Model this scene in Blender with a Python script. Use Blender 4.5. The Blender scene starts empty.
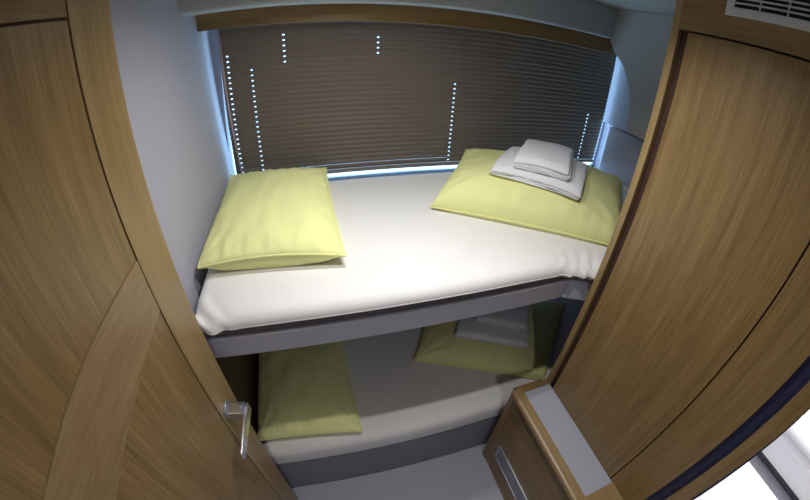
import bpy, bmesh, math, random
from mathutils import Vector, Matrix, noise

random.seed(7)
scene = bpy.context.scene
COL = scene.collection
H = 1.83                       # camera height above the cabin floor
def Z(r):                      # height measured from the camera's level
    return H + r

# ------------------------------------------------------------------ camera
# An action camera's wide lens: real fisheye projection, theta = r/354 * (1 - .0583 (r/400)^2), r in pixels
cd = bpy.data.cameras.new('camera'); cam = bpy.data.objects.new('camera', cd); COL.objects.link(cam)
scene.camera = cam
cd.type = 'PANO'
cd.sensor_fit = 'HORIZONTAL'; cd.sensor_width = 36.0; cd.sensor_height = 36.0 * 500 / 810
F_PX, K_PX, MM = 354.0, -0.0583, 810 / 36.0
def camset(k, v):
    for tgt in (cd, getattr(cd, 'cycles', None)):
        if tgt is not None and hasattr(tgt, k):
            try:
                setattr(tgt, k, v); return
            except Exception:
                pass
camset('panorama_type', 'FISHEYE_LENS_POLYNOMIAL')
camset('fisheye_fov', math.radians(180))
camset('fisheye_polynomial_k0', 0.0)
camset('fisheye_polynomial_k1', -MM / F_PX)
camset('fisheye_polynomial_k2', 0.0)
camset('fisheye_polynomial_k3', -K_PX * MM ** 3 / (F_PX * 160000))
camset('fisheye_polynomial_k4', 0.0)
cd.clip_start = 0.01
cam.matrix_world = (Matrix.Translation((0, 0, H)) @ Matrix.Rotation(-math.radians(17.5), 4, 'Z')
                    @ Matrix.Rotation(math.pi / 2 - math.radians(34.42), 4, 'X')
                    @ Matrix.Rotation(math.radians(2.79), 4, 'Z'))

# ------------------------------------------------------------------ world, exposure
world = bpy.data.worlds.new('sky'); scene.world = world; world.use_nodes = True
bg = world.node_tree.nodes['Background']
bg.inputs[0].default_value = (0.52, 0.77, 1.0, 1); bg.inputs[1].default_value = 4.2
vs = scene.view_settings
vs.view_transform = 'Standard'; vs.look = 'None'; vs.gamma = 1.0; vs.exposure = -0.12; vs.use_curve_mapping = False
LAMP_BUNK, LAMP_AISLE, PASSAGE_FILL, LAMP_BEHIND = 3.4, 3.5, 28.0, 5.0
LAMP_COLOR = (1.0, 0.99, 0.97)

# ------------------------------------------------------------------ materials
def srgb(r, g, b):
    f = lambda c: (c / 255 / 12.92) if c / 255 <= .04045 else ((c / 255 + .055) / 1.055) ** 2.4
    return (f(r), f(g), f(b), 1)
MATS = {}
def new_mat(name):
    m = bpy.data.materials.new(name); m.use_nodes = True; MATS[name] = m
    nt = m.node_tree; return m, nt, nt.nodes['Principled BSDF']
def noise_node(nt, scale, mapping=None, detail=4, rough=.55):
    tc = nt.nodes.new('ShaderNodeTexCoord'); mp = nt.nodes.new('ShaderNodeMapping')
    mp.inputs['Scale'].default_value = mapping or (1, 1, 1)
    n = nt.nodes.new('ShaderNodeTexNoise'); n.inputs['Scale'].default_value = scale
    n.inputs['Detail'].default_value = detail; n.inputs['Roughness'].default_value = rough
    nt.links.new(tc.outputs['Object'], mp.inputs[0]); nt.links.new(mp.outputs[0], n.inputs[0])
    return n
def ramp(nt, src, stops):
    r = nt.nodes.new('ShaderNodeValToRGB'); e = r.color_ramp.elements
    while len(e) < len(stops): e.new(.5)
    for k, (p, c) in enumerate(stops): e[k].position = p; e[k].color = c
    nt.links.new(src, r.inputs[0]); return r
def bump(nt, p, src, strength, dist=.001):
    b = nt.nodes.new('ShaderNodeBump'); b.inputs['Strength'].default_value = strength
    b.inputs['Distance'].default_value = dist
    nt.links.new(src, b.inputs['Height']); nt.links.new(b.outputs[0], p.inputs['Normal'])
def plain(name, col, rough=.6, metal=0, noise_scale=None, var=.08, bump_s=0, bump_d=.001, mapping=None, sheen=0):
    m, nt, p = new_mat(name)
    p.inputs['Roughness'].default_value = rough; p.inputs['Metallic'].default_value = metal
    if sheen: p.inputs['Sheen Weight'].default_value = sheen
    n = noise_node(nt, noise_scale or 30, mapping)
    lo = tuple(c * (1 - var) for c in col[:3]) + (1,); hi = tuple(min(1, c * (1 + var)) for c in col[:3]) + (1,)
    r = ramp(nt, n.outputs['Fac'], [(.3, lo), (.7, hi)])
    nt.links.new(r.outputs[0], p.inputs['Base Color'])
    if bump_s: bump(nt, p, n.outputs['Fac'], bump_s, bump_d)
    return m
def oak(name, axis, dark, mid, light, rough=.38):
    """straight-grained oak veneer, the grain running along one axis"""
    m, nt, p = new_mat(name); p.inputs['Roughness'].default_value = rough
    st = [1, 1, 1]; st['xyz'.index(axis)] = .035
    fine = noise_node(nt, 240, tuple(st), 3, .6)
    broad = noise_node(nt, 42, tuple(st), 2, .5)
    mx = nt.nodes.new('ShaderNodeMix'); mx.inputs[0].default_value = .6
    nt.links.new(broad.outputs['Fac'], mx.inputs[2]); nt.links.new(fine.outputs['Fac'], mx.inputs[3])
    r = ramp(nt, mx.outputs[0], [(.32, dark), (.5, mid), (.66, light)])
    nt.links.new(r.outputs[0], p.inputs['Base Color'])
    bump(nt, p, fine.outputs['Fac'], .12, .0006)
    return m
OD, OM, OL = srgb(116, 91, 54), srgb(138, 111, 69), srgb(153, 127, 84)
for ax in 'xyz': oak('oak_' + ax, ax, OD, OM, OL)
oak('oak_pale', 'y', srgb(134, 109, 72), srgb(148, 122, 84), srgb(161, 137, 99))
oak('oak_stile', 'z', srgb(134, 109, 70), srgb(152, 126, 83), srgb(166, 141, 98))
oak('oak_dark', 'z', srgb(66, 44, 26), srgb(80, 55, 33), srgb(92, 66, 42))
plain('groove_brown', srgb(62, 36, 24), .7, var=.15)
plain('navy_seal', srgb(36, 40, 74), .6)
plain('wall_grey', srgb(180, 179, 194), .75, noise_scale=90, var=.025, bump_s=.05)
plain('headliner', srgb(178, 180, 182), .85, noise_scale=300, var=.03, bump_s=.15)
plain('sheet', srgb(232, 230, 228), .85, noise_scale=14, var=.015, bump_s=.25, bump_d=.003)
plain('mattress_core', srgb(96, 92, 98), .9, noise_scale=200)
plain('pillow_yellow', srgb(233, 233, 164), .85, noise_scale=16, var=.02, bump_s=.25, bump_d=.004)
plain('towel_white', srgb(236, 236, 240), .95, noise_scale=500, var=.05, bump_s=.9, bump_d=.002)
plain('rail_grey', srgb(192, 193, 206), .55, noise_scale=160, var=.03, bump_s=.06)
plain('base_grey', srgb(128, 128, 140), .7, noise_scale=160, var=.05, bump_s=.1)
plain('carpet', srgb(176, 178, 192), .95, noise_scale=120, var=.14, bump_s=.6, bump_d=.004)
plain('laminate_grey', srgb(170, 172, 184), .45, noise_scale=250, var=.03)
plain('slat_brown', srgb(116, 101, 90), .42, noise_scale=40, var=.04, mapping=(.2, 1, 1))
plain('cord', srgb(128, 112, 106), .7)
plain('wand_plastic', srgb(190, 165, 175), .3)
plain('vent_white', srgb(206, 208, 212), .45)
plain('vent_black', srgb(10, 10, 12), .6)
plain('aluminium', srgb(176, 180, 190), .35, metal=.7)
plain('chrome', srgb(214, 216, 222), .12, metal=1, var=.01)
plain('bench_white', srgb(244, 244, 246), .3, noise_scale=80, var=.02, bump_s=.08)
plain('bench_seam', srgb(88, 90, 98), .7)
plain('rug_white', srgb(226, 226, 230), .95, noise_scale=70, var=.14, bump_s=.8, bump_d=.006)
plain('outer_hull', srgb(200, 200, 205), .6)
m, nt, p = new_mat('pane_glass')
nt.nodes.remove(p); tr = nt.nodes.new('ShaderNodeBsdfTransparent'); gl = nt.nodes.new('ShaderNodeBsdfGlossy'); ms = nt.nodes.new('ShaderNodeMixShader')
gl.inputs['Roughness'].default_value = .02; ms.inputs[0].default_value = .06
tr.inputs[0].default_value = (.86, .95, 1, 1)
nt.links.new(tr.outputs[0], ms.inputs[1]); nt.links.new(gl.outputs[0], ms.inputs[2]); nt.links.new(ms.outputs[0], nt.nodes['Material Output'].inputs[0])
m, nt, p = new_mat('lamp_lens')
p.inputs['Emission Color'].default_value = (1, .98, .95, 1); p.inputs['Emission Strength'].default_value = 6

# ------------------------------------------------------------------ helpers
class MB:
    """collects geometry in world coordinates"""
    def __init__(s): s.v = []; s.f = []
    def add(s, vs, fs):
        o = len(s.v); s.v += [tuple(v) for v in vs]; s.f += [tuple(i + o for i in f) for f in fs]; return s
    def box(s, x0, x1, y0, y1, z0, z1):
        vs = [(x, y, z) for z in (z0, z1) for y in (y0, y1) for x in (x0, x1)]
        return s.add(vs, [(0, 2, 3, 1), (4, 5, 7, 6), (0, 1, 5, 4), (2, 6, 7, 3), (0, 4, 6, 2), (1, 3, 7, 5)])
    def hexa(s, b, t):          # four bottom corners, four top corners, counter-clockwise seen from above
        return s.add(list(b) + list(t), [(3, 2, 1, 0), (4, 5, 6, 7), (0, 1, 5, 4), (1, 2, 6, 5), (2, 3, 7, 6), (3, 0, 4, 7)])
    def prism(s, poly, fn, a, b):   # poly (p,q) swept from a to b; fn(p,q,r) gives the point
        n = len(poly); vs = [fn(p, q, a) for p, q in poly] + [fn(p, q, b) for p, q in poly]
        return s.add(vs, [tuple(range(n)), tuple(range(2 * n - 1, n - 1, -1))] + [(i, i + n, (i + 1) % n + n, (i + 1) % n) for i in range(n)])
    def tube(s, pts, r, seg=10, closed=False):
        pts = [Vector(p) for p in pts]; n = len(pts); vs = []; fs = []; prev = None
        for i, p in enumerate(pts):
            a = pts[(i - 1) % n] if (closed or i > 0) else p; b = pts[(i + 1) % n] if (closed or i < n - 1) else p
            d = (b - a).normalized()
            u = d.orthogonal().normalized() if prev is None else (prev - d * prev.dot(d)).normalized()
            prev = u; w = d.cross(u); rr = r[i] if isinstance(r, (list, tuple)) else r
            vs += [p + (u * math.cos(t) + w * math.sin(t)) * rr for t in (2 * math.pi * k / seg for k in range(seg))]
        for i in range(n if closed else n - 1):
            for k in range(seg):
                a, b = i * seg, ((i + 1) % n) * seg
                fs.append((a + k, a + (k + 1) % seg, b + (k + 1) % seg, b + k))
        if not closed: fs += [tuple(range(seg - 1, -1, -1)), tuple((n - 1) * seg + k for k in range(seg))]
        return s.add(vs, fs)
    def build(s, name, mat, parent=None, smooth=False, bevel=0, seg=2):
        o0 = Vector(parent['_base']) if parent is not None and '_base' in parent else Vector((0, 0, 0))
        me = bpy.data.meshes.new(name); me.from_pydata([tuple(Vector(v) - o0) for v in s.v], [], s.f); me.update()
        bm = bmesh.new(); bm.from_mesh(me); bmesh.ops.recalc_face_normals(bm, faces=bm.faces)
        if bevel:
            bmesh.ops.bevel(bm, geom=[e for e in bm.edges if len(e.link_faces) == 2 and e.calc_face_angle(0) > .5], offset=bevel, segments=seg, affect='EDGES', profile=.5, clamp_overlap=True)
        bm.to_mesh(me); bm.free()
        me.materials.append(MATS[mat])
        if smooth: me.polygons.foreach_set('use_smooth', [True] * len(me.polygons))
        o = bpy.data.objects.new(name, me); COL.objects.link(o)
        if parent is not None: o.parent = parent
        return o
def tag(o, label=None, cat=None, group=None, kind=None):
    for k, v in (('label', label), ('category', cat), ('group', group), ('kind', kind)):
        if v: o[k] = v
    return o
BASES = []
def thing(name, label, cat, loc, group=None, kind=None):
    o = bpy.data.objects.new(name, None); COL.objects.link(o); o.location = loc; o['_base'] = tuple(loc)
    o.empty_display_size = .05; BASES.append(o)
    return tag(o, label, cat, group, kind)
def subbase(o, parent):         # lets a part's own pieces be written in world coordinates too
    o['_base'] = parent['_base']; BASES.append(o); return o
def B(*a): return MB().box(*a)

CEIL = 2.09
# ================================================================== THE SHELL
tag(B(-.75, 1.75, -.06, 1.5, -.05, 0).build('floor', 'carpet'), 'grey carpeted cabin floor in front of the lower bunk', 'floor', kind='structure')
tag(B(-.75, 1.75, -.06, 1.75, CEIL, CEIL + .05).build('ceiling', 'headliner'), 'pale headliner ceiling above the bunks', 'ceiling', kind='structure')

# left bulkhead beside the bunks: leans outwards a little towards the top
def lw(y, r):
    return -.366 + .043 * (y - .8) / .65 - .03 * max(0, r + .6) / .7
wl = tag(MB().hexa([(-.75, .63, Z(-.80)), (lw(.63, -.8), .63, Z(-.80)), (lw(1.5, -.8), 1.5, Z(-.80)), (-.75, 1.5, Z(-.80))],
            [(-.75, .63, Z(-.6)), (lw(.63, -.6), .63, Z(-.6)), (lw(1.5, -.6), 1.5, Z(-.6)), (-.75, 1.5, Z(-.6))])
   .hexa([(-.75, .63, Z(-.6)), (lw(.63, -.6), .63, Z(-.6)), (lw(1.5, -.6), 1.5, Z(-.6)), (-.75, 1.5, Z(-.6))],
         [(-.75, .63, CEIL), (lw(.63, .26), .63, CEIL), (lw(1.5, .26), 1.5, CEIL), (-.75, 1.5, CEIL)]).build('wall_left', 'wall_grey'),
   'pale grey bulkhead at the left end of the bunks', 'wall', kind='structure')
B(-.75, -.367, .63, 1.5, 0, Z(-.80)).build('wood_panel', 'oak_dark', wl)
B(-.75, -.43, -.06, .63, 0, CEIL).build('aisle_panel', 'wall_grey', wl)
# right bulkhead
wr = tag(B(1.60, 1.75, .58, 1.41, 0, Z(-.352)).build('wall_right', 'wall_grey', bevel=.004), 'pale grey bulkhead at the right end of the bunks', 'wall', kind='structure')
B(1.605, 1.75, .58, 1.50, Z(-.346), CEIL).build('upper_panel', 'wall_grey', wr, bevel=.004)
prof = [(1.46, CEIL), (1.43, Z(.25)), (1.395, Z(.13)), (1.372, Z(.09)), (1.345, Z(.055)), (1.305, Z(.022)), (1.272, Z(-.003)),
        (1.235, Z(-.045)), (1.207, Z(-.091)), (1.18, Z(-.145)), (1.165, Z(-.203)), (1.160, Z(-.25)), (1.162, Z(-.29)), (1.15, Z(-.305)), (.60, Z(-.325)), (.60, CEIL)]
MB().prism(prof, lambda y, z, x: (x, y, z), 1.43, 1.60).build('curved_panel', 'headliner', wr, bevel=.006, seg=3)
# window wall
wb = tag(B(-.75, 1.75, 1.50, 1.56, 0, Z(-.66)).box(-.75, 1.75, 1.50, 1.56, Z(.10), CEIL).hexa([(-.75, 1.50, Z(-.66)), (-.335, 1.50, Z(-.66)), (-.335, 1.56, Z(-.66)), (-.75, 1.56, Z(-.66))],
               [(-.75, 1.50, Z(.10)), (-.302, 1.50, Z(.10)), (-.302, 1.56, Z(.10)), (-.75, 1.56, Z(.10))])
         .box(1.70, 1.75, 1.50, 1.56, Z(-.66), Z(.10)).build('wall_back', 'wall_grey'), 'outer wall behind the bunks with the wide window', 'wall', kind='structure')
w1 = tag(MB().box(-.345, 1.70, 1.545, 1.56, Z(-.66), Z(-.645)).box(-.345, 1.70, 1.545, 1.56, Z(.085), Z(.10)).box(-.345, -.33, 1.545, 1.56, Z(-.66), Z(.10)).box(1.685, 1.70, 1.545, 1.56, Z(-.66), Z(.10)).build('window_1', 'aluminium'),
         'wide cabin window hidden behind the blind', 'window', kind='structure')
B(-.33, 1.685, 1.550, 1.554, Z(-.645), Z(.085)).build('pane', 'pane_glass', w1)
# soffit over the window, rounded lower edge
xa, xb = lw(1.22, .1) - .02, 1.60
so = MB().hexa([(xa, 1.213, Z(.1005)), (xb, 1.385, Z(.1135)), (xb, 1.50, Z(.110)), (xa, 1.50, Z(.106))],
               [(xa, 1.200, CEIL), (xb, 1.372, CEIL), (xb, 1.50, CEIL), (xa, 1.50, CEIL)]).build('trim_1', 'headliner', bevel=.010, seg=4)
tag(so, 'white headliner soffit above the wooden pelmet', 'soffit', kind='structure')

# ================================================================== PELMET AND BLIND
pm = MB().hexa([(-.360, 1.375, Z(.046)), (1.497, 1.375, Z(.034)), (1.497, 1.393, Z(.034)), (-.352, 1.393, Z(.046))],
               [(-.362, 1.375, Z(.1045)), (1.505, 1.375, Z(.1085)), (1.505, 1.393, Z(.1085)), (-.354, 1.393, Z(.1045))]).build('pelmet', 'oak_x', bevel=.002)
tag(pm, 'long oak pelmet board above the venetian blind', 'pelmet')

bl = thing('venetian_blind', 'closed brown venetian blind covering the cabin window', 'blind', (.63, 1.45, Z(-.585)))
XL, XR, YB = -.300, 1.573, 1.45
B(XL, XR, YB - .014, YB + .014, Z(.055), Z(.085)).build('headrail', 'slat_brown', bl, bevel=.002)
B(XL, XR, YB - .011, YB + .011, Z(-.583), Z(-.569)).build('bottom_rail', 'slat_brown', bl, bevel=.002)
PITCH, N = .0207, 30
holes = [(-.272, -.05, -.56), (-.184, -.11, -.56), (-.055, -.115, .01), (.306, -.095, .00), (.645, -.19, -.57), (1.448, -.29, -.57)]
for k in range(N):
    r = .045 - k * PITCH
    if r < -.566: break
    cols = sorted(h[0] for h in holes if min(h[1], h[2]) <= r <= max(h[1], h[2]))
    xs = [XL]
    for c in cols: xs += [c - .004, c + .004]
    xs.append(XR)
    # curved cross-section, room-side face; tilted nearly shut
    cs = []
    ang = math.radians(70)
    for q in range(6):
        s = -1 + 2 * q / 5; bow = .0022 * (1 - s * s)
        cs.append((s * .0125 * math.cos(ang) - bow * math.sin(ang), -s * .0125 * math.sin(ang) - bow * math.cos(ang)))
    mb = MB()
    for i in range(len(xs) - 1):
        gap = i % 2 == 1
        for q in range(5):
            if gap and q == 2: continue
            a, b = cs[q], cs[q + 1]
            mb.add([(xs[i], YB + a[0], Z(r) + a[1]), (xs[i + 1], YB + a[0], Z(r) + a[1]), (xs[i + 1], YB + b[0], Z(r) + b[1]), (xs[i], YB + b[0], Z(r) + b[1])], [(0, 1, 2, 3)])
    o = mb.build('slat', 'slat_brown', bl)
    so_ = o.modifiers.new('thickness', 'SOLIDIFY'); so_.thickness = .0006
for c in (-.184, .645, 1.448):
    MB().tube([(c, YB - .017, Z(.06)), (c, YB - .017, Z(-.575))], .0008, 6).build('cord', 'cord', bl)
MB().tube([(-.292, YB - .024, Z(.06)), (-.285, YB - .026, Z(-.25)), (-.272, YB - .024, Z(-.53))], .0035, 8).build('tilt_wand', 'wand_plastic', bl, smooth=True)

# ================================================================== BUNKS
def slab(xl, xr, yf, yb, z0, z1, rt, wr=None, nx=150, ny=70):
    """soft slab: xl(y), xr, yf(x), yb edges; rounded upper edges and corners, cloth wrinkles from wr"""
    def warp(n):      # denser towards both ends
        return [.5 - .5 * math.cos(math.pi * i / n) * (.6 + .4 * abs(math.cos(math.pi * i / n))) for i in range(n + 1)]
    U, V = warp(nx), warp(ny); vs = []; n1 = ny + 1
    for i, u in enumerate(U):
        for j, v in enumerate(V):
            x0 = xl(yb); x = x0 + (xr - x0) * u; f = yf(x); y = f + (yb - f) * v
            x += (xl(y) - x0) * (1 - u)
            dx, dy = min(x - xl(y), xr - x), min(y - f, yb - y)
            ax, ay = max(0, rt - dx), max(0, rt - dy); q = math.hypot(ax, ay)
            if q > rt:
                k = 1 - rt / q
                x += ax * k * (1 if u < .5 else -1); y += ay * k * (1 if v < .5 else -1); q = rt
            z = z1 - rt + math.sqrt(max(0, rt * rt - q * q))
            if wr:
                d = wr(x, y); z += d * (1 - .5 * (q / rt) ** 2); y += d * .8 * (q / rt) ** 2
            vs.append((x, y, z))
    fs = [(i * n1 + j, (i + 1) * n1 + j, (i + 1) * n1 + j + 1, i * n1 + j + 1) for i in range(nx) for j in range(ny)]
    ring = [i * n1 for i in range(nx)] + [nx * n1 + j for j in range(ny)] + [i * n1 + ny for i in range(nx, 0, -1)] + [j for j in range(ny, 0, -1)]
    m = len(ring); cx, cy = (xl(yb) + xr) / 2, (yf(0) + yb) / 2
    o = len(vs); vs += [(vs[k][0], vs[k][1], z0 + .008) for k in ring]
    o2 = len(vs); vs += [(vs[k][0] + (.006 if vs[k][0] < cx else -.006), vs[k][1] + (.006 if vs[k][1] < cy else -.006), z0) for k in ring]
    for k in range(m):
        k2 = (k + 1) % m; fs += [(ring[k2], ring[k], o + k, o + k2), (o + k2, o + k, o2 + k, o2 + k2)]
    fs.append(tuple(o2 + k for k in range(m - 1, -1, -1)))
    return MB().add(vs, fs)
def wrinkles(spots):
    def f(x, y):
        d = 0
        for (cx, cy, R, amp, a, fr) in spots:
            r = math.hypot(x - cx, y - cy)
            if r < R:
                w = (1 - r / R) ** 1.3
                u = (x - cx) * math.cos(a) + (y - cy) * math.sin(a) + .012 * noise.noise(Vector((x * 18, y * 18, 3)))
                d += amp * w * (math.sin(u * fr) - .5)
        return d + .0022 * noise.noise(Vector((x * 3.5, y * 5, 2)))
    return f

# upper bunk
ub = thing('bunk_bed', 'upper bunk platform with grey front rail', 'bunk', (.6, 1.05, Z(-.755)))
B(-.345, 1.595, .675, 1.495, Z(-.72), Z(-.669)).build('platform_board', 'base_grey', ub)
MB().hexa([(-.345, .655, Z(-.752)), (.768, .655, Z(-.752)), (.768, .675, Z(-.752)), (-.345, .675, Z(-.752))],
          [(-.345, .645, Z(-.667)), (.768, .645, Z(-.667)), (.768, .665, Z(-.667)), (-.345, .665, Z(-.667))]).build('front_rail', 'rail_grey', ub, bevel=.004)
MB().hexa([(.771, .655, Z(-.752)), (.86, .605, Z(-.752)), (.86, .66, Z(-.752)), (.771, .675, Z(-.752))],
          [(.771, .645, Z(-.667)), (.86, .595, Z(-.667)), (.86, .65, Z(-.667)), (.771, .665, Z(-.667))]).build('angled_rail', 'rail_grey', ub, bevel=.004)
B(.855, 1.595, .60, .66, Z(-.752), Z(-.667)).build('hidden_rail', 'rail_grey', ub)
mu = thing('mattress', 'upper bunk mattress under a smooth white fitted sheet', 'mattress', (.6, 1.05, Z(-.70)))
def yfu(x):
    e = lambda k: max(0, min(1, (x - .735) / k))
    t = e(.13); return .640 - .045 * t * t * (3 - 2 * t)
slab(lambda y: -.348 + .03 * (y - .64) / .785, 1.59, yfu, 1.425, Z(-.641), Z(-.600), .034,
     wrinkles([(-.335, .645, .13, .014, .6, 130), (.80, .625, .12, .018, -.55, 150)])).build('fitted_sheet', 'sheet', mu, smooth=True)
pc = [(-.34, .650), (.755, .650), (.80, .635), (.87, .605), (1.58, .605), (1.58, 1.41), (-.31, 1.41)]
MB().prism(pc, lambda x, y, z: (x, y, z), Z(-.666), Z(-.642)).build('mattress_core', 'mattress_core', mu, bevel=.004)

# lower bunk
lb = thing('bunk_bed', 'lower bunk base with dark grey front panel on the floor', 'bunk', (.6, 1.05, 0))
B(-.362, 1.595, .68, 1.495, 0, Z(-1.52)).build('body', 'base_grey', lb)
B(-.362, .90, .66, .68, 0, Z(-1.52)).build('front_panel', 'base_grey', lb, bevel=.003)
ml = thing('mattress', 'lower bunk mattress under a white fitted sheet, shaded by upper bunk', 'mattress', (.6, 1.05, Z(-1.52)))
slab(lambda y: -.36, 1.59, lambda x: .655, 1.485, Z(-1.503), Z(-1.38), .045, wrinkles([])).build('fitted_sheet', 'sheet', ml, smooth=True)
B(-.35, 1.58, .672, 1.475, Z(-1.52), Z(-1.502)).build('mattress_core', 'mattress_core', ml)

# ================================================================== PILLOWS AND TOWELS
def pillow(label, c, zb, T, seed, rc, mid=.045, pw=2.6, ex=.55, crown=None):
    """c: front-left, front-right, back-right, back-left corners on plan; rc: their seam heights; mid: seam height between"""
    c = [Vector(q) for q in c]; ctr = sum(c, Vector((0, 0))) / 4
    root = thing('pillow', label, 'pillow', (ctr.x, ctr.y, zb), 'yellow pillows on the bunks')
    NS, NT = 60, 60
    def plan(s, t):
        e = .03
        s2 = s * (1 - e * (1 - t * t) * abs(s) ** 3); t2 = t * (1 - e * (1 - s * s) * abs(t) ** 3)
        u, v = (s2 + 1) / 2, (t2 + 1) / 2
        return c[0] * (1 - u) * (1 - v) + c[1] * u * (1 - v) + c[2] * u * v + c[3] * (1 - u) * v
    def prof(s, t): return max(0, (1 - abs(s) ** pw) * (1 - abs(t) ** pw)) ** ex
    def rim(s, t):
        u, v = (s + 1) / 2, (t + 1) / 2
        cr = rc[0] * (1 - u) * (1 - v) + rc[1] * u * (1 - v) + rc[2] * u * v + rc[3] * (1 - u) * v
        return cr + (max(0, mid - cr)) * (1 - (s * t) ** 2)
    def top(s, t): return T * (crown(s, t) if crown else 1)
    def wr(s, t):
        w = 0
        for (a, b) in ((-1, -1), (1, -1), (1, 1), (-1, 1)):
            d = math.hypot(s - a, t - b); an = math.atan2(t - b, s - a)
            w += math.sin(an * 13 + seed) * max(0, 1 - d / .8) ** 1.4 * min(1, d * 3) * .45
        edge = max(abs(s), abs(t))
        w += .7 * noise.noise(Vector((s * 2.2 + seed, t * 2.2, 1))) + .35 * noise.noise(Vector((s * 5 + seed, t * 2.5, 4)))
        w += .9 * max(0, edge - .7) / .3 * noise.noise(Vector((s * (10 if abs(t) > abs(s) else 2), t * (10 if abs(s) >= abs(t) else 2), seed)))
        return w * .012
    vs = []; idx = {}
    for side in (1, -1):
        for i in range(NS + 1):
            for j in range(NT + 1):
                s = -math.cos(math.pi * i / NS) * .35 + (-1 + 2 * i / NS) * .65; t = -math.cos(math.pi * j / NT) * .35 + (-1 + 2 * j / NT) * .65
                onrim = i in (0, NS) or j in (0, NT)
                if side == -1 and onrim: idx[(side, i, j)] = idx[(1, i, j)]; continue
                p = plan(s, t); h = prof(s, t); r = rim(s, t)
                if side == 1: z = r + h * (top(s, t) - r) + (wr(s, t) * min(1, h * 1.8) if not onrim else 0)
                else: z = max(.0006, r * (1 - min(1, h * 3.2) * 1.02))
                idx[(side, i, j)] = len(vs); vs.append((p.x, p.y, zb + z))
    fs = []
    for side in (1, -1):
        for i in range(NS):
            for j in range(NT):
                q = (idx[side, i, j], idx[side, i + 1, j], idx[side, i + 1, j + 1], idx[side, i, j + 1])
                fs.append(q if side == 1 else q[::-1])
    MB().add(vs, fs).build('pillowcase', 'pillow_yellow', root, smooth=True)
    ring = [vs[idx[1, i, 0]] for i in range(NS)] + [vs[idx[1, NS, j]] for j in range(NT)] + [vs[idx[1, i, NT]] for i in range(NS, 0, -1)] + [vs[idx[1, 0, j]] for j in range(NT, 0, -1)]
    MB().tube(ring, .0032, 6, closed=True).build('seam', 'pillow_yellow', root, smooth=True)
    M = Matrix(((c[1].x - c[0].x, c[3].x - c[0].x), (c[1].y - c[0].y, c[3].y - c[0].y))).inverted()
    def height(x, y):
        uv = M @ (Vector((x, y)) - c[0]); s, t = uv.x * 2 - 1, uv.y * 2 - 1
        s, t = max(-.92, min(.92, s)), max(-.92, min(.92, t))
        r = rim(s, t); return zb + r + prof(s, t) * (top(s, t) - r)
    return height
MTOP = Z(-.598)
h1 = pillow('plump yellow pillow against the left wall on the upper bunk', [(-.338, .822), (.080, .792), (.080, 1.385), (-.318, 1.42)], MTOP, .115, 1.3,
            (.035, .035, .065, .065), .05, crown=lambda s, t: .92 + .10 * t)
h2 = pillow('yellow pillow set askew under white towels on the upper bunk', [(.425, 1.06), (.995, .668), (1.43, 1.08), (.725, 1.432)], MTOP, .150, 4.1,
            (.012, .010, .05, .095), .014, ex=.37)
LTOP = Z(-1.378)
h3 = pillow('yellow pillow against the dark wood panel on the lower bunk', [(-.352, .705), (.070, .675), (.07, 1.26), (-.345, 1.28)], LTOP, .11, 7.7,
            (.03, .03, .05, .05), .045)
h4 = pillow('yellow pillow set askew under white towels on the lower bunk', [(.385, .995), (.95, .695), (1.36, 1.10), (.62, 1.42)], LTOP, .120, 9.2,
            (.012, .012, .05, .06), .014, ex=.40)

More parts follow.
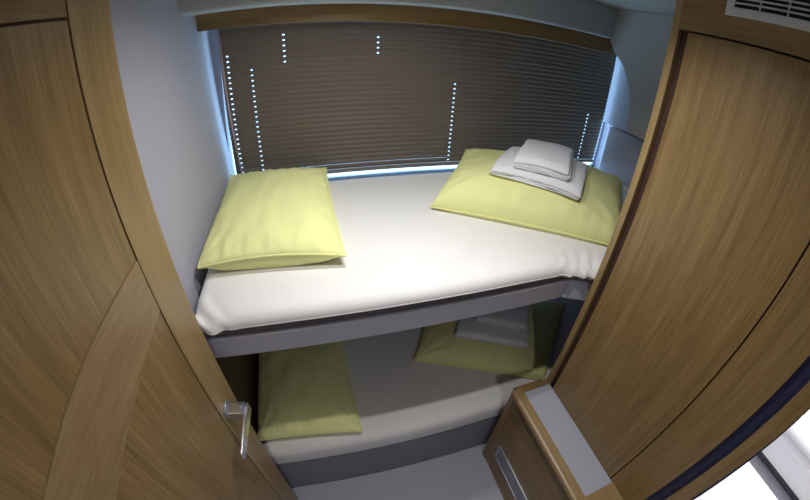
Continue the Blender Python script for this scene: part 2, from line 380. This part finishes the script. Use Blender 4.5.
def towel(label, a, b, d, layers, t, surf, seed, fold_axis=0):
    """folded towel: a, b, d = plan corners (a origin, a->b folded direction, a->d length); surf(x,y) = what it lies on"""
    a, b, d = Vector(a), Vector(b), Vector(d); ex, ey = b - a, d - a; W, L = ex.length, ey.length
    ctr = a + ex / 2 + ey / 2
    root = thing('towel', label, 'towel', (ctr.x, ctr.y, surf(ctr.x, ctr.y)), 'folded towels on the pillows')
    # serpentine centre line in (u along ex, w up)
    path = []; pad = t * .55
    for k in range(layers):
        w = t * (k + .5); rng = [pad + (W - 2 * pad) * q / 14 for q in range(15)]
        if k % 2: rng.reverse()
        path += [(u, w) for u in rng]
        if k < layers - 1:
            side = 1 if k % 2 == 0 else -1; uc = W - pad if side == 1 else pad
            for q in range(1, 5):
                an = -math.pi / 2 + math.pi * q / 5
                path.append((uc + side * math.cos(an) * t * .5, w + t * .5 + math.sin(an) * t * .5))
    hw = t * .485
    up, dn = [], []
    for i, (u, w) in enumerate(path):
        p0 = path[max(0, i - 1)]; p1 = path[min(len(path) - 1, i + 1)]; du, dw = p1[0] - p0[0], p1[1] - p0[1]; ln = math.hypot(du, dw) or 1
        up.append((u - dw / ln * hw, w + du / ln * hw)); dn.append((u + dw / ln * hw, w - du / ln * hw))
    loop = up + [(path[-1][0] + (1 if layers % 2 else -1) * hw, path[-1][1])] + dn[::-1] + [(path[0][0] - hw, path[0][1])]
    NL = 22; vs = []; n = len(loop)
    for j in range(NL + 1):
        v = -1 + 2 * j / NL
        for (u, w) in loop:
            edge = 1 - .25 * max(0, abs(v) - .9) / .1
            lw_ = w
            ripple = .004 * noise.noise(Vector((u * 9 + seed, v * 1.5, w * 60)))
            vv = L * (v + 1) / 2 + .004 * noise.noise(Vector((u * 14, seed, round(w / t) * 3.1))) * (abs(v) > .99)
            p = a + ex.normalized() * (u + ripple) + ey.normalized() * vv
            crown = -.006 * (2 * u / W - 1) ** 2 - .004 * v * v
            z = surf(p.x, p.y) + .002 + lw_ * edge + (crown + .0025 * noise.noise(Vector((p.x * 16, p.y * 16, seed)))) * (w / (layers * t))
            vs.append((p.x, p.y, z))
    fs = [(j * n + i, j * n + (i + 1) % n, (j + 1) * n + (i + 1) % n, (j + 1) * n + i) for j in range(NL) for i in range(n)]
    fs += [tuple(range(n - 1, -1, -1)), tuple(NL * n + i for i in range(n))]
    mb = MB().add(vs, fs)
    half = len(up)
    mb.build('folded_cloth', 'towel_white', root, smooth=True)
    zt = layers * t
    return lambda x, y: surf(x, y) + zt
def soft(h, x0, y0, k=.75):      # a pillow gives under the towel: flatten its top
    zc = h(x0, y0)
    return lambda x, y: zc + (h(x, y) - zc) * k + .001
s2 = soft(h2, .86, 1.02)
t1 = towel('large white folded towel on the upper bunk pillow', (.872, .815), (.630, 1.035), (1.115, 1.055), 3, .012, s2, 2.0)
towel('small white folded towel on top of the large upper bunk towel', (.850, .868), (.700, .992), (1.07, 1.11), 4, .011, t1, 5.0)
s4 = soft(h4, .80, .99)
t3 = towel('large white folded towel on the lower bunk pillow', (.895, .835), (.585, 1.00), (1.03, 1.06), 3, .013, s4, 8.0)
towel('small white folded towel on top of the large lower bunk towel', (.915, .905), (.700, 1.03), (1.01, 1.05), 3, .012, t3, 11.0)

# ================================================================== WARDROBE PARTITION ON THE RIGHT
XP = .813
wd = thing('wardrobe', 'tall oak wardrobe partition to the right of the bunks', 'wardrobe', (1.1, .25, 0))
B(XP + .014, 1.75, -.055, .578, 0, CEIL - .002).build('carcass', 'groove_brown', wd)
B(XP, XP + .06, .5655, .588, 0, CEIL).build('end_stile', 'oak_stile', wd, bevel=.0015)
B(XP - .002, XP + .03, .1215, .536, Z(-1.148), Z(.112)).build('door_panel', 'oak_z', wd, bevel=.001)
B(XP, XP + .03, -.008, .5655, Z(.117), CEIL).build('header', 'oak_y', wd, bevel=.001)
B(XP, XP + .03, -.008, .1175, 0, Z(.117)).build('jamb_stile', 'oak_z', wd, bevel=.001)
B(XP + .012, XP + .02, -.043, -.008, 0, CEIL).build('door_seal', 'navy_seal', wd)
B(XP, XP + .05, -.083, -.043, 0, CEIL).build('jamb_edge', 'oak_z', wd, bevel=.002)
MB().hexa([(XP + .002, -.100, 0), (XP + .05, -.100, 0), (XP + .05, -.083, 0), (XP + .002, -.083, 0)],
          [(XP + .002, -.0835, Z(-.3)), (XP + .05, -.0835, Z(-.3)), (XP + .05, -.083, Z(-.3)), (XP + .002, -.083, Z(-.3))]).build('outer_seal', 'navy_seal', wd)

def grille(name, label, x, y0, y1, z0, z1, fr, nsl, mats, mull, group=None):
    g = thing(name, label, 'vent', (x, (y0 + y1) / 2, z0), group)
    fm, sm, bk = mats; d = .006
    MB().box(x - d, x, y0, y1, z0, z0 + fr).box(x - d, x, y0, y1, z1 - fr, z1).box(x - d, x, y0, y0 + fr, z0 + fr, z1 - fr).box(x - d, x, y1 - fr, y1, z0 + fr, z1 - fr).build('frame', fm, g, bevel=.0015)
    B(x - .001, x - .0002, y0 + fr, y1 - fr, z0 + fr, z1 - fr).build('backing', bk, g)
    gap = (z1 - z0 - 2 * fr) / (nsl + 1)
    for k in range(1, nsl + 1):
        zc = z0 + fr + gap * k
        MB().hexa([(x - .0055, y0 + fr, zc - .0030), (x - .0015, y0 + fr, zc - .0005), (x - .0015, y1 - fr, zc - .0005), (x - .0055, y1 - fr, zc - .0030)],
                  [(x - .0055, y0 + fr, zc), (x - .0015, y0 + fr, zc + .0025), (x - .0015, y1 - fr, zc + .0025), (x - .0055, y1 - fr, zc)]).build('slat', sm, g)
    for m_ in mull:
        B(x - .004, x - .0015, m_ - .0015, m_ + .0015, z0 + fr, z1 - fr).build('mullion', fm, g)
    return g
grille('air_vent', 'white slatted air vent high on the wardrobe partition', XP, .02, .452, Z(.166), Z(.245), .019, 3, ('vent_white', 'vent_white', 'vent_black'), [.375, .315, .255, .195, .135, .075])

# storage step at the foot of the partition
XF = .683
st = thing('storage_step', 'low oak storage step with grey inset top below the wardrobe', 'step', (.74, .3, 0))
ZT = Z(-1.150)
B(XF, XP - .0005, -.04, .583, 0, ZT - .034).build('face_panel', 'oak_y', st)
B(XF - .004, XP - .0005, .584, .614, 0, ZT - .034).build('corner_post', 'oak_z', st, bevel=.003)
B(.69, XP - .0005, .105, .562, ZT - .03, ZT - .002).build('inset_top', 'laminate_grey', st)
nose = [(.690, ZT), (.690, ZT - .034), (.660, ZT - .034), (.650, ZT - .030), (.646, ZT - .020), (.646, ZT - .010), (.650, ZT - .003), (.658, ZT)]
MB().prism(nose, lambda x, z, y: (x, y, z), -.04, .584).build('nosing', 'oak_pale', st, bevel=.0)
B(.690, XP - .0005, .562, .587, ZT - .034, ZT).build('back_strip', 'oak_x', st)
B(.690, XP - .0005, -.04, .105, ZT - .034, ZT + .001).build('front_strip', 'oak_pale', st)
grille('air_vent', 'narrow metal framed vent low on the storage step', XF, .02, .532, Z(-1.685), Z(-1.565), .014, 6, ('aluminium', 'base_grey', 'vent_black'), [])

# ================================================================== CABIN DOOR, OPEN ON THE LEFT
dd = Vector((.08, .9968)); nn = Vector((dd.y, -dd.x)); E0 = Vector((-.294, .60))
d1 = thing('door_1', 'open oak cabin door on the left with chrome handle', 'door', (E0.x - dd.x * .3, E0.y - dd.y * .3, 0), kind='structure')
def DP(u, off, r):
    p = E0 + dd * u + nn * off; return (p.x, p.y, Z(r))
def dpanel(name, mat, pts, o0=-.03, o1=0, bevel=.0008):
    """pts (u, r) on the face of the door, extruded through its thickness"""
    return MB().prism(pts, lambda u, r, o: DP(u, o, r), o0, o1).build(name, mat, d1, bevel=bevel)
BOT, TOP, UH = -1.815, .19, -.60
dpanel('core', 'groove_brown', [(-.002, BOT), (-.002, TOP), (UH, TOP), (UH, BOT)], -.034, -.0035, 0)
dpanel('edge_stile', 'oak_stile', [(0, BOT), (0, TOP), (-.108, TOP), (-.108, BOT)], -.036, 0)
g = .0016
bt = [(-.110 - g, -.304), (-.20, -.3065), (-.30, -.3105), (-.38, -.318), (-.45, -.329), (UH, -.352)]
bb = [(-.110 - g, -.414), (-.20, -.426), (-.30, -.441), (-.38, -.450), (-.45, -.459), (UH, -.478)]
dpanel('top_rail', 'oak_y', [(-.110 - g, .071), (-.110 - g, TOP), (UH, TOP), (UH, .066)])
dpanel('upper_panel', 'oak_z', [(-.110 - g, .067), (UH, .062)] + [(u, r + g) for u, r in bt[::-1]], -.03, -.0012)
dpanel('middle_rail', 'oak_pale', bt + bb[::-1], -.03, .0008)
dpanel('lower_panel', 'oak_z', [(u, r - g * .7) for u, r in bb] + [(UH, BOT), (-.110 - g, BOT)], -.03, -.0012)
hb = MB().tube([DP(-.072, .0, -.815), DP(-.072, .006, -.815)], .026, 28).build('handle', 'aluminium', d1, bevel=.001); subbase(hb, d1)
MB().prism([(-.056, -.837), (-.096, -.837), (-.096, -.801), (-.056, -.801)], lambda u, r, o: DP(u, o, r), .005, .052).build('neck', 'chrome', hb, bevel=.004, seg=3)
MB().prism([(-.058, .062), (-.058, .046), (-.10, .050), (-.205, .052), (-.209, .055), (-.205, .059), (-.10, .062), (-.066, .064)],
           lambda u, o, r: DP(u, o, r), -.834, -.804).build('lever', 'chrome', hb, bevel=.003, seg=3)
tag(B(-.43, -.385, -.06, -.01, 0, CEIL).build('trim_2', 'oak_z'), 'oak door jamb on the hinge side of the doorway', 'trim', kind='structure')

# ================================================================== PASSAGE OUTSIDE THE DOORWAY
tag(B(-1.2, 4.2, -1.9, -.06, -.05, 0).build('floor', 'rug_white'), 'white textured passage floor outside the doorway', 'floor', kind='structure')
tag(B(.88, 4.2, -.083, -.06, 0, CEIL).box(-1.2, -.43, -.083, -.06, 0, CEIL).build('wall_passage', 'wall_grey'), 'passage wall beside the cabin doorway', 'wall', kind='structure')
tag(B(-1.2, 4.2, -1.95, -1.9, 0, CEIL).build('wall_front', 'wall_grey'), 'passage wall opposite the cabin doorway', 'wall', kind='structure')
tag(B(4.2, 4.25, -1.9, -.06, 0, CEIL).box(-1.25, -1.2, -1.9, -.06, 0, CEIL).build('wall_end', 'wall_grey'), 'end walls of the passage', 'wall', kind='structure')
tag(B(-1.2, 4.2, -1.9, -.06, CEIL, CEIL + .05).build('ceiling', 'headliner'), 'pale headliner over the passage outside the doorway', 'ceiling', kind='structure')
bn = thing('bench', 'white upholstered bench glimpsed outside the doorway', 'bench', (2.8, -.9, 0))
B(2.42, 3.3, -1.88, -.10, 0, .10).build('plinth', 'bench_seam', bn)
bp = [(2.39, .07), (3.3, .07), (3.3, .46)] + [(2.50 - .15 * math.sin(t), .31 + .15 * math.cos(t)) for t in (math.pi * .62 * k / 14 for k in range(15))]
MB().prism(bp, lambda x, z, y: (x, y, z), -1.88, -.10).build('cushion', 'bench_white', bn, bevel=0)

# ================================================================== LAMPS
def downlight(label, x, y, zc, power, spread, rad=.025):
    t = thing('ceiling_light', label, 'light', (x, y, zc), 'recessed ceiling lights')
    ring = [(x + math.cos(a) * .04, y + math.sin(a) * .04, zc - .003) for a in (2 * math.pi * k / 28 for k in range(28))]
    MB().tube(ring, .005, 8, closed=True).build('trim_ring', 'chrome', t, smooth=True)
    MB().tube([(x, y, zc - .0005), (x, y, zc - .003)], .036, 28).build('lens', 'lamp_lens', t)
    ld = bpy.data.lights.new('downlight', 'AREA'); ld.shape = 'DISK'; ld.size = rad * 2; ld.energy = power; ld.spread = math.radians(spread); ld.color = LAMP_COLOR
    lo = bpy.data.objects.new('downlight', ld); COL.objects.link(lo); lo.parent = t; lo.location = (0, 0, -.006)
    return t
downlight('recessed ceiling light above the upper bunk', .16, .82, CEIL, LAMP_BUNK, 150)
downlight('recessed ceiling light above the aisle', .34, .50, CEIL, LAMP_AISLE, 145, .018)
downlight('recessed ceiling light in the passage behind the doorway', .10, -.75, CEIL, LAMP_BEHIND, 130)
downlight('added unseen lamp brightening the white bench outside', 2.6, -.42, CEIL, PASSAGE_FILL, 110)  # added fill lamp, stands in for daylight whitening the bench and passage floor
for o in BASES:
    if '_base' in o: del o['_base']
